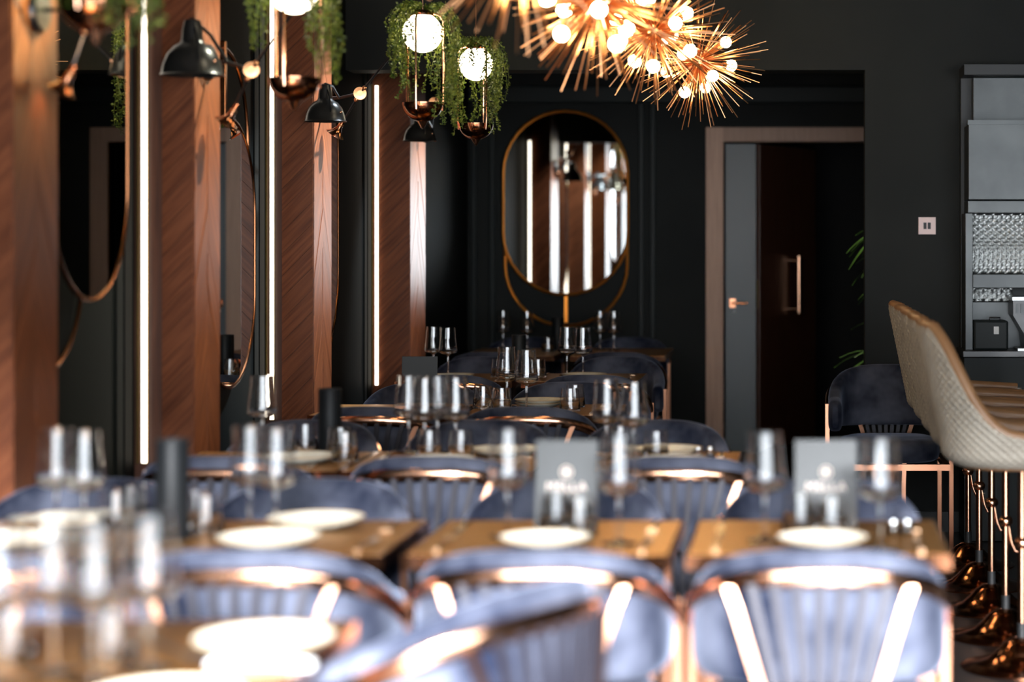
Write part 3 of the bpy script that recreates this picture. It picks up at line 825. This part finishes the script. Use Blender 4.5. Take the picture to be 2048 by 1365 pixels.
# ------------------------------------------------------------------ bar stools
def make_stool():
    r = empty('bar_stool')
    a, b = 0.215, 0.25
    NT, NV = 380, 140
    ZT = [(0, 1.155), (0.14, 1.145), (0.22, 1.09), (0.30, 1.00), (0.38, 0.905), (0.455, 0.838), (0.53, 0.803), (0.62, 0.787), (1.01, 0.772)]
    def ztop(q):          # q: 0 at the back .. 1 at the arm front
        for (q0, z0), (q1, z1) in zip(ZT, ZT[1:]):
            if q <= q1: return z0 + (z1-z0)*(q-q0)/(q1-q0)
        return ZT[-1][1]
    def base(t):
        q = abs(t); sg = 1 if t >= 0 else -1
        if q < 0.62:
            th = q/0.62*pi/2; return (-b*cos(th)**0.85 if th < pi/2 else 0.0), sg*a*sin(th)**0.85, -cos(th), sg*sin(th)
        return (q-0.62)/0.38*0.24, sg*a, 0.0, sg*1.0
    def surf(t, v, off=0.0):
        x, y, nx, ny = base(t); q = abs(t)
        zt = ztop(q); zb = 0.675
        # v: 0 at the underside centre edge .. 1 at the rim
        if v < 0.2:
            k = v/0.2; ang = k*pi/2
            inset = 0.10*(1-sin(ang)); z = zb + 0.065*(1-cos(ang))
        else:
            k = (v-0.2)/0.8; inset = -0.085*k*max(0, 1-q*1.45); z = zb+0.065 + (zt-zb-0.065)*k
        return Vector((x - nx*(inset-off), y - ny*(inset-off), z)) if False else Vector((x + nx*(off-inset), y + ny*(off-inset), z))
    vs = []; fs = []; sl_ = 0.0; pv = None
    for i in range(NT+1):
        t = -1 + 2*i/NT
        x, y, nx, ny = base(t)
        if pv: sl_ += math.hypot(x-pv[0], y-pv[1])
        pv = (x, y); hv = 0.0; lp = None
        for j in range(NV+1):
            v = j/NV
            p = surf(t, v)
            if lp is not None: hv += (p-lp).length
            lp = p
            U = (sl_-0.62)/0.0145; V = hv/0.0145
            e = min(1, (1-abs(t))/0.05)*min(1, (1-v)/0.05)
            q = abs(sin(pi*(U+V)/2))*abs(sin(pi*(U-V)/2))
            vs.append(surf(t, v, 0.018 + 0.0055*e*q**0.5))
    W = NV+1
    for i in range(NT):
        for j in range(NV): fs.append((i*W+j, (i+1)*W+j, (i+1)*W+j+1, i*W+j+1))
    MB().add(vs, fs).build('shell', M['beige'], r)
    # inner leather lining and rolled rim
    vs = []; fs = []; n2 = 12; NT2 = 60; W = n2+1
    for i in range(NT2+1):
        t = -1 + 2*i/NT2
        for j in range(n2+1): vs.append(surf(t, 0.22+0.78*j/n2, -0.022))
    for i in range(NT2):
        for j in range(n2): fs.append((i*W+j, i*W+j+1, (i+1)*W+j+1, (i+1)*W+j))
    MB().add(vs, fs).build('lining', M['tan'], r)
    MB().tube([surf(-1+2*i/60, 1.0, -0.002)+Vector((0,0,0.0)) for i in range(61)], 0.021, 10).build('rim_roll', M['tan'], r)
    for sg in (-1, 1):
        MB().tube([surf(sg, j/10, -0.002) for j in range(11)], 0.021, 10).build('arm_roll', M['beige'], r)
    rings = []
    for z, sc in ((0.673, 0.72), (0.680, 0.9), (0.70, 0.97), (0.735, 1.0), (0.765, 0.97), (0.778, 0.85)):
        rings.append([(0.01+0.245*sc*abs(cos(2*pi*k/32))**0.7*(1 if cos(2*pi*k/32) >= 0 else -1), 0.205*sc*abs(sin(2*pi*k/32))**0.7*(1 if sin(2*pi*k/32) >= 0 else -1), z) for k in range(32)])
    MB().loft(rings).build('seat_cushion', M['tan'], r)
    MB().tube([(0, 0, 0.10), (0, 0, 0.675)], 0.0135, 14).build('pole', M['copper'], r)
    MB().lathe([(0, 0.40), (0.014, 0.40), (0.022, 0.405), (0.027, 0.418), (0.022, 0.431), (0.014, 0.436), (0, 0.436)], 18).build('collar', M['copper'], r)
    MB().lathe([(0.0155, 0.10), (0.0155, 0.15), (0, 0.15)], 16).build('sleeve', M['blackmatte'], r)
    MB().lathe([(0, 0), (0.205, 0), (0.205, 0.006), (0.17, 0.012), (0.115, 0.028), (0.085, 0.055), (0.06, 0.082), (0.03, 0.10), (0, 0.103)], 40).build('base', M['copper_dark'], r)
    fr = MB().tube([(0.008, 0, 0.42), (0.022, 0, 0.34), (0.035, 0, 0.31), (0.055, 0, 0.305), (0.07, 0, 0.32)], 0.006, 10)
    fr.build('footrest', M['copper'], r)
    return r
stool0 = make_stool()
SD = [6.72, 7.25, 7.78, 8.32, 8.86]
snames = ['nearest beige quilted bar stool, its whole side and shell in view', 'second beige quilted bar stool, right behind the nearest one',
          'third beige quilted bar stool in the line, between its neighbours', 'fourth beige quilted bar stool, second from the end wall',
          'farthest beige quilted bar stool of the line, next to the lone navy chair']
for i, D in enumerate(SD):
    o = stool0 if i == 0 else copy_tree(stool0)
    o.location = (0.745, D, 0); tag(o, snames[i] + ', copper pole', 'bar stool', 'line of quilted bar stools at the bar')
# the bar they face
bar = empty('bar_counter', (1.55, 7.2, 0), 0, 'dark bar counter that the beige quilted stools face', 'bar counter')
MB().box(-0.10, 0.30, -2.2, 1.9, 0.0, 1.02).build('front_panel', M['blackmatte'], bar, smooth=False)
MB().box(-0.28, 0.34, -2.25, 1.95, 1.02, 1.06).build('worktop', M['black'], bar, smooth=False, bevel=0.004)

# ------------------------------------------------------------------ back bar unit of steel at the far right
YK = 9.62
def kx(px): return WX(px, YK)
def kz(py): return WZ(py, YK)
k = empty('kitchen_unit', (kx(2100), YK, 0), 0, 'dark steel pass-through unit with hood and quilted metal panels', 'kitchen unit')
ox = kx(2100)
def kbox(name, x0, x1, y0, y1, p0, p1, m, bevel=0.002):
    return MB().box(kx(x0)-ox, kx(x1)-ox, y0, y1, kz(p1), kz(p0)).build(name, m, k, smooth=False, bevel=bevel)
kbox('backing', 1928, 2300, 0.20, 0.26, 128, 700, M['blackmatte'])
kbox('top_rail', 1928, 2300, 0.0, 0.2, 128, 150, M['blackmatte'])
kbox('upper_panel', 1950, 2300, 0.10, 0.2, 152, 240, M['steel_dark'])
hd = kbox('hood', 1935, 2300, -0.06, 0.2, 250, 400, M['steel_dark'])
MB().box(kx(1933)-ox, kx(2300)-ox, -0.07, -0.02, kz(251), kz(242)).build('hood_lip', M['steel_dark'], hd, smooth=False)
kbox('hood_rail', 1935, 2300, -0.02, 0.2, 402, 426, M['steel_dark'])
kbox('side_post', 1930, 1945, -0.02, 0.2, 427, 700, M['steel_dark'])
kbox('shelf', 1945, 2300, -0.02, 0.2, 549, 576, M['steel_dark'])
kbox('lower_panel', 1945, 2300, 0.14, 0.2, 606, 700, M['steel_dark'])
kbox('counter', 1922, 2300, -0.12, 0.26, 700, 712, M['black'])
kbox('base_cabinet', 1926, 2300, -0.06, 0.26, 714, 490+1.42/YK*F-1, M['wallgreen'])
def quilt(name, x0, x1, p0, p1, y, cell=0.026):
    X0, X1, Z0, Z1 = kx(x0)-ox, kx(x1)-ox, kz(p1), kz(p0)
    nx, nz = int((X1-X0)/0.0055), int((Z1-Z0)/0.0055)
    vs = []; fs = []
    for j in range(nz+1):
        for i in range(nx+1):
            x = X0+(X1-X0)*i/nx; z = Z0+(Z1-Z0)*j/nz
            u = (x+z*1.35)/cell; v = (x-z*1.35)/cell
            fu = abs((u % 1)-0.5)*2; fv = abs((v % 1)-0.5)*2
            hgt = 0.016*(1-max(fu, fv))
            vs.append((x, y-hgt, z))
    W = nx+1
    for j in range(nz):
        for i in range(nx): a = j*W+i; fs.append((a, a+1, a+1+W, a+W))
    o = MB().add(vs, fs).build(name, M['quilt'], k, smooth=False)
    return o
quilt('quilted_panel', 1946, 2200, 428, 548, 0.13, 0.044)
quilt('quilted_splash', 1946, 2030, 578, 604, 0.13, 0.044)
bx = empty('metal_box', (kx(1980), YK+0.02, kz(700)), 0, 'dark grey box with a small white tag on the steel unit counter', 'box')
MB().box(kx(1946)-kx(1980), kx(2015)-kx(1980), -0.06, 0.08, 0.0, kz(641)-kz(700)).build('case', M['wallgreen'], bx, smooth=False, bevel=0.01)
MB().box(kx(1986)-kx(1980), kx(1996)-kx(1980), -0.063, -0.058, kz(668)-kz(700), kz(653)-kz(700)).build('tag', M['napkin'], bx, smooth=False)
MB().tube([(0.0, 0, kz(641)-kz(700)), (0.0, 0, kz(636)-kz(700)), (0.05, 0, kz(636)-kz(700)), (0.05, 0, kz(641)-kz(700))], 0.004, 8).build('handle', M['black'], bx)
cm = empty('coffee_machine', (kx(2075), YK-0.02, kz(700)), 0, 'black machine with pale top tray cut by the right frame edge, on the counter', 'coffee machine')
xx = kx(2022)-kx(2075)
hgt = kz(600)-kz(700)
MB().loft([[(xx+o_, -0.08, z), (0.20, -0.08, z), (0.20, 0.14, z), (xx+o_, 0.14, z)] for o_, z in ((0.06, 0.012), (0.05, hgt*0.35), (0.0, hgt*0.7), (0.0, hgt))]).build('body', M['black'], cm, smooth=False)
MB().box(xx-0.005, 0.21, -0.09, 0.15, hgt, hgt+0.016).build('cup_tray', M['steel'], cm, smooth=False)
MB().box(xx+0.02, 0.20, -0.10, 0.1, 0.0, 0.012).build('drip_tray', M['steel'], cm, smooth=False)
for i in range(4):
    MB().box(xx+0.012+i*0.022, xx+0.024+i*0.022, -0.086, -0.078, hgt*0.74, hgt*0.93).build('button', M['steel_dark'], cm, smooth=False)

# ------------------------------------------------------------------ palm in the alcove behind the end wall
pl = empty('palm_plant', (WX(1766, 11.2), 11.2, 0), 0, 'green leafy palm half hidden behind the charcoal wall edge by the doorway', 'plant')
MB().lathe([(0, 0), (0.13, 0), (0.16, 0.34), (0.15, 0.36), (0.13, 0.34), (0, 0.33)], 24).build('pot', M['blackmatte'], pl)
MB().tube([(0, 0, 0.33), (0.01, 0, 0.9), (-0.01, 0.01, 1.45)], 0.012, 8).build('stem', M['wood_dark'], pl)
pr = random.Random(3)
for zc, nn, ln in ((0.80, 20, 0.26), (0.98, 8, 0.16), (1.2, 8, 0.15), (1.36, 12, 0.17), (1.50, 22, 0.19)):
    for q in range(nn):
        az = 2*pi*q/nn + pr.uniform(-.2, .2); el = pr.uniform(-0.5, 0.6); l = ln*pr.uniform(0.8, 1.15)
        base = Vector((0, 0, zc)); fr = MB(); pts = []
        for s_ in range(6):
            f = s_/5
            pts.append(base + Vector((cos(az)*l*f, sin(az)*l*f, l*(sin(el)*f - 0.55*f*f))))
        sd = Vector((-sin(az), cos(az), 0))
        vs = []; fs = []
        for i, p in enumerate(pts):
            w = 0.014*sin(pi*min(0.98, 0.12+i/5*0.88)); vs += [p-sd*w, p+Vector((0,0,0.003)), p+sd*w]
        for i in range(5):
            a = i*3; fs += [(a, a+1, a+4, a+3), (a+1, a+2, a+5, a+4)]
        fr.add(vs, fs).build('leaf', M['leaf2'], pl)

o = empty('downlight', (0.40, 10.9, 2.72), 0, 'small recessed spotlight in the alcove ceiling over the palm', 'spotlight', 'recessed ceiling spotlights')
MB().lathe([(0.035, -0.004), (0.048, -0.004), (0.048, 0.0), (0.035, 0.0)], 24, close=True).build('ring', M['black'], o)
spot('plant_beam', (0.40, 10.9, 2.70), (0.50, 11.2, 1.0), 110, (1.0, 0.95, 0.75), 40, 0.6, 0.03)  # spot and its ring are added out of view to brighten the palm

# ------------------------------------------------------------------ sconces
def sconce(y, dome, joint, trumpet, rod_up, label, warm=(1.0, 0.75, 0.42), power=6, ds=1.0):
    """y: where the wall plate sits on the pilaster; dome, joint, trumpet, rod_up are world points"""
    zp = 2.05
    r = empty('wall_lamp', (XP, y, zp), 0, label, 'wall lamp', 'black and copper swing arm wall lamps')
    O = Vector((XP, y, zp))
    def l(p): return Vector(p) - O
    pm = MB().lathe([(0, 0.004), (0.062, 0.004), (0.062, 0.016), (0.055, 0.024), (0, 0.026)], 28).build('wall_plate', M['black'], r); pm.rotation_euler = (0, R(90), 0)
    dm, jt, tr, ru = l(dome), l(joint), l(trumpet), l(rod_up)
    el = Vector((0.075, 0.0, 0.0))
    MB().tube([(0.02, 0, 0), el, jt], 0.0065, 8).build('arm', M['black'], r)
    J = MB().lathe([(0, -0.012), (0.027, -0.012), (0.027, -0.006), (0.020, -0.004), (0.020, 0.004), (0.027, 0.006), (0.027, 0.012), (0.012, 0.013), (0.012, 0.017), (0, 0.017)], 24).build('joint', M['rod'], r, loc=jt)
    J.rotation_euler = (R(90), 0, R(12))
    MB().tube([ru, jt + (ru-jt).normalized()*0.02, jt, tr], 0.005, 8).build('rod', M['black'], r)
    for f in ((jt + (ru-jt).normalized()*0.034), (jt + (tr-jt).normalized()*0.034)):
        MB().sphere(f, 0.010, 12, 8).build('rod_collar', M['rod'], r)
    # dome shade with yoke
    dtop = dm + Vector((0, 0, 0.155*ds))
    MB().tube([el, (el + dtop)/2 + Vector((0, 0, 0.02)), dtop], 0.006, 8).build('dome_arm', M['black'], r)
    pr_ = [(0.010, 0.155), (0.021, 0.150), (0.027, 0.125), (0.029, 0.098), (0.033, 0.088), (0.050, 0.078), (0.068, 0.055), (0.078, 0.028), (0.083, 0.004), (0.087, 0.0), (0.085, -0.001),
           (0.080, 0.004), (0.075, 0.028), (0.065, 0.053), (0.048, 0.074), (0.022, 0.084), (0, 0.086)]
    sh = MB().lathe([(0, 0.156)] + pr_, 36).build('dome_shade', M['shade'], r, loc=dm); sh.scale = (ds,)*3
    yk = MB().tube([(-0.080, 0, 0.035), (-0.078, 0, 0.05), (-0.055, 0, 0.10), (-0.03, 0, 0.128), (0.03, 0, 0.128), (0.055, 0, 0.10), (0.078, 0, 0.05), (0.080, 0, 0.035)], 0.0035, 6)
    yo = yk.build('yoke', M['black'], sh); yo.rotation_euler = (0, 0, R(-60))
    MB().sphere((0.07, -0.028, 0.036), 0.006, 10, 6).build('yoke_screw', M['copper'], sh)
    # trumpet head, mouth towards the pilaster
    dirv = Vector((-0.55, 0.12, -0.83)).normalized()
    tm = MB().lathe([(0, -0.03), (0.009, -0.03), (0.010, 0.0), (0.014, 0.018), (0.024, 0.036), (0.042, 0.050), (0.040, 0.051), (0.022, 0.038), (0.012, 0.020), (0.0, 0.010)], 24).build('trumpet_head', M['copper_dark'], r, loc=tr)
    tm.rotation_euler = dirv.to_track_quat('Z', 'Y').to_euler()
    MB().sphere((0, 0, 0.026), 0.008, 10, 8).build('trumpet_bulb', M['copper'], tm)
    MB().sphere(tr, 0.012, 12, 8).build('ball_knuckle', M['rod'], r)
    spot('trumpet_light', tuple(Vector(trumpet) + dirv*0.045), tuple(Vector(trumpet)+dirv), power, warm, 120, 0.9, 0.02)
    return r
M['shade'] = mat('black_enamel_shade', (0.014,0.013,0.012), 0.28)
def P3(px, py, D): return (WX(px, D), D, WZ(py, D))
sconce(5.36, P3(40, -60, 5.08), P3(178, 40, 5.36), P3(140, 150, 5.36), P3(215, -90, 5.25),
       'black swing arm wall lamp at far left with its round wall plate in view', (1.0, 0.62, 0.26), 0.8)
sconce(6.90, (-2.005, 6.60, WZ(150, 6.60)), P3(503, 140, 6.82), P3(467, 222, 6.86), P3(592, 15, 6.70),
       'large black dome wall lamp with copper joint, left of the second light strip', (1.0, 0.74, 0.42), 0.5, 1.2)
sconce(8.57, (-1.965, 8.28, WZ(243, 8.28)), P3(720, 187, 8.50), P3(682, 250, 8.56), P3(795, 95, 8.40),
       'black dome wall lamp left of the yellowish light strip, partly behind trailing leaves', (1.0, 0.84, 0.6), 0.5)
sconce(10.72, (-1.955, 10.28, WZ(282, 10.28)), P3(868, 205, 10.6), P3(850, 262, 10.7), P3(900, 165, 10.5),
       'black dome wall lamp on the last pilaster, directly under a copper bowl', (1.0, 0.86, 0.66), 0.5)
# unseen ceiling spots, added to brighten the room-facing side of the pilasters
for i, (ya, yb, xw) in enumerate(PIL):
    zl = ZC if ya < YH else 2.72
    o = empty('downlight', (-1.25, (ya+yb)/2+0.35, zl), 0, ['small recessed ceiling spotlight above the first pilaster from the camera', 'small recessed ceiling spotlight above the second pilaster',
        'small recessed ceiling spotlight above the third pilaster', 'small recessed ceiling spotlight in the alcove by the last pilaster'][i], 'spotlight', 'recessed ceiling spotlights')
    MB().lathe([(0.035, -0.004), (0.048, -0.004), (0.048, 0.0), (0.035, 0.0)], 24, close=True).build('ring', M['black'], o)
    tz, pw, cl, an = [(2.30, 950, (1.0, 1.0, 0.46), 30), (1.75, 460, (0.95, 0.95, 0.75), 40), (1.62, 1000, (0.80, 0.92, 1.0), 36), (1.60, 400, (0.9, 0.95, 1.0), 36)][i]
    spot('downlight_beam', (-1.25, (ya+yb)/2+0.35, zl-0.02), (XP, (ya+yb)/2, tz), pw, cl, an, 0.8, 0.03)

# ------------------------------------------------------------------ pendants with trailing plants
def make_pendant():
    r = empty('pendant_lamp')            # origin at globe centre
    MB().sphere((0, 0, 0), 0.080, 32, 20).build('globe', M['globe'], r)
    MB().lathe([(0, 0.095), (0.03, 0.092), (0.045, 0.078), (0.045, 0.070), (0.0, 0.075)], 24).build('cap', M['copper_dark'], r)
    rodm = MB().tube([(0, 0, 0.09), (0, 0, 0.74)], 0.0045, 8); rodm.build('hanging_rod', M['copper'], r)
    for a in (-97, 25, 145):
        x, y = cos(R(a)), sin(R(a))
        MB().tube([(0.035*x, 0.035*y, 0.085), (0.070*x, 0.070*y, 0.075), (0.087*x, 0.087*y, 0.05), (0.087*x, 0.087*y, -0.27), (0.082*x, 0.082*y, -0.315)], 0.0048, 8).build('side_rod', M['copper'], r)
    m = MB().lathe([(0.082*sin(pi/2*i/10), -0.285-0.078*cos(pi/2*i/10)) for i in range(11)] + [(0.079*sin(pi/2*i/10), -0.285-0.075*cos(pi/2*i/10)) for i in range(10, -1, -1)], 36)
    m.build('bowl', M['copper_dark'], r)
    MB().lathe([(0, -0.03), (0.004, -0.03), (0.022, 0.0), (0, 0.0)], 16, (0, 0, -0.36)).build('finial', M['copper'], r)
    return r
def vine(pr, az, r0, out, length, m, thick=1.0):
    mb = MB(); pts = []
    p = Vector((cos(az)*r0, sin(az)*r0, 0.10)); n = max(8, int(length/0.018))
    top = Vector((cos(az)*out, sin(az)*out, 0.075))
    wob = pr.uniform(0, 6)
    for i in range(n+1):
        f = i/n; s = f*length
        k = min(1, s/0.09)
        q = p.lerp(top, k)
        q.z = 0.10 + 0.022*sin(pi*k)*0.9 - max(0, s-0.05)
        q.x += 0.010*sin(s*22+wob) * k; q.y += 0.010*cos(s*19+wob) * k
        pts.append(q)
    mb.tube(pts, 0.0012, 3, cap=False)
    for i in range(1, n+1):
        for c in range(int(4*thick)):
            base = pts[i] if c % 2 == 0 else pts[i].lerp(pts[i-1], 0.5)
            d = Vector((pr.gauss(0, 1), pr.gauss(0, 1), pr.gauss(-0.2, 0.7))).normalized()
            l = pr.uniform(0.009, 0.016)
            sd = d.cross(Vector((pr.gauss(0, 1), pr.gauss(0, 1), pr.gauss(0, 1)))).normalized()*l*0.36
            b = base + d*0.002
            mb.add([b, b+d*l*0.5+sd, b+d*l, b+d*l*0.5-sd], [(0, 1, 2), (0, 2, 3)])
    return mb.build('vine', m, None, smooth=False)
GP = 'globe pendants with copper bowls'
pend = [  # X, Y, globe z, label, plant label, seed, extra, front gap
 (WX(845, 8.15), 8.15, WZ(66, 8.15), 'sharp lit globe pendant with copper rod and bowl, above the last dome lamp', 'trailing leafy plant draped over the brightest sharp globe pendant', 11, 0.0),
 (WX(952, 9.55), 9.55, WZ(128, 9.55), 'smaller lit globe pendant farther back, wrapped in leaves', 'trailing leafy plant wrapped over the farther small globe pendant', 12, 0.0),
 (WX(588, 6.40), 6.40, WZ(-22, 6.40), 'blurred copper bowl pendant in front of the third pilaster, globe cut by the top edge', 'blurred trailing plant hanging beside the copper bowl pendant at the top edge', 13, 0.0),
 (WX(190, 4.60), 4.60, WZ(-250, 4.60), 'strongly blurred pendant above the frame at far left, copper glints among leaves', 'strongly blurred green trailing plant at the top left corner', 14, 0.0),
]
p0 = make_pendant()
for i, (x, y, z, lab, plab, seed, _) in enumerate(pend):
    o = p0 if i == 0 else copy_tree(p0)
    o.location = (x, y, z); tag(o, lab, 'pendant lamp', GP)
    if i == 1: o.rotation_euler = (0, 0, R(50))
    g = empty('trailing_plant', (x, y, z), 0, plab, 'plant', 'trailing plants over the pendants')
    pr = random.Random(seed)
    nv = 64
    for q in range(nv):
        az = 2*pi*q/nv + pr.uniform(-.1, .1)
        dg = (math.degrees(az) + 360) % 360            # 270 faces the camera, 0 is to the right
        front = 225 < dg < 315
        if i == 0:
            if 262 < dg < 318: continue
            ln = pr.uniform(0.14, 0.40) if not (dg < 60 or dg > 318) else pr.uniform(0.34, 0.60)
            if 100 < dg < 225: ln = pr.uniform(0.2, 0.42)
            if 205 < dg < 262: ln = pr.uniform(0.18, 0.32)
        elif i == 1:
            ln = pr.uniform(0.2, 0.46) if not front else pr.uniform(0.08, 0.2)
            if 290 < dg < 340 or 200 < dg < 240: ln = pr.uniform(0.25, 0.5)
        elif i == 2:
            if not (dg < 55 or dg > 300 or 150 < dg < 235): continue
            ln = pr.uniform(0.26, 0.50) if (dg < 55 or dg > 300) else pr.uniform(0.16, 0.34)
        else:
            ln = pr.uniform(0.40, 0.54) if (dg < 90 or dg > 280) else pr.uniform(0.30, 0.46)
        v = vine(pr, az, pr.uniform(0.01, 0.05), pr.uniform(0.088, 0.15), ln, M['leaf'])
        v.parent = g

# ------------------------------------------------------------------ urchin chandeliers
ME_SP = MB().tube([(0, 0, 0.03), (0, 0, 1.0)], 0.0024, 6).mesh('spike', M['rod'])
ME_BU = MB().sphere((0, 0, 0), 0.0265, 18, 12).mesh('bulb', M['bulb'])
ME_ST = MB().tube([(0, 0, 0.03), (0, 0, 0.118)], 0.004, 8).lathe([(0.006, 0.118), (0.011, 0.12), (0.011, 0.14), (0, 0.145)], 12).mesh('bulb_socket', M['rod'])
def chandelier(c, rad, seed, label, nb=10, ns=190):
    r = empty('urchin_chandelier', c, 0, label, 'chandelier', 'copper urchin chandeliers')
    pr = random.Random(seed)
    MB().sphere((0, 0, 0), 0.042, 18, 12).build('core', M['rod'], r)
    MB().tube([(0, 0, 0.03), (0, 0, ZC-c[2])], 0.005, 8).build('hanging_rod', M['rod'], r)
    MB().lathe([(0, 0), (0.06, 0), (0.06, -0.02), (0, -0.025)], 20, (0, 0, ZC-c[2])).build('ceiling_rose', M['rod'], r)
    ga = pi*(3-math.sqrt(5))
    for i in range(ns):
        z = 1-2*(i+0.5)/ns; ph = i*ga + pr.uniform(-.12, .12); q = math.sqrt(1-z*z)
        d = Vector((q*cos(ph), q*sin(ph), z)) + Vector((pr.gauss(0, .05), pr.gauss(0, .05), pr.gauss(0, .05)))
        if d.normalized().z > 0.93: continue
        o = bpy.data.objects.new('spike', ME_SP); COL.objects.link(o); o.parent = r
        o.rotation_euler = d.to_track_quat('Z', 'Y').to_euler(); o.scale = (1, 1, rad*pr.uniform(0.80, 1.06))
    for i in range(nb):
        z = 1-2*(i+0.5)/nb; ph = i*ga + seed; q = math.sqrt(1-z*z); d = Vector((q*cos(ph), q*sin(ph), z*0.95))
        if z > 0.85: continue
        s = bpy.data.objects.new('bulb_socket', ME_ST); COL.objects.link(s); s.parent = r
        s.rotation_euler = d.to_track_quat('Z', 'Y').to_euler()
        b = bpy.data.objects.new('bulb', ME_BU); COL.objects.link(b); b.parent = s; b.location = (0, 0, 0.165)
    return r
chandelier(P3(1397, 122, 9.2), 0.31, 1, 'sharpest copper urchin chandelier, lowest and nearest the doorway')
chandelier(P3(1308, 62, 7.95), 0.31, 2, 'copper urchin chandelier in the middle of the cluster, slightly soft')
chandelier(P3(1196, 2, 6.65), 0.31, 3, 'blurred golden urchin chandelier at the top edge, left of the sharper two')
chandelier(P3(1040, -120, 5.45), 0.31, 4, 'very blurred chandelier above the frame, only pinkish rod tips in view')
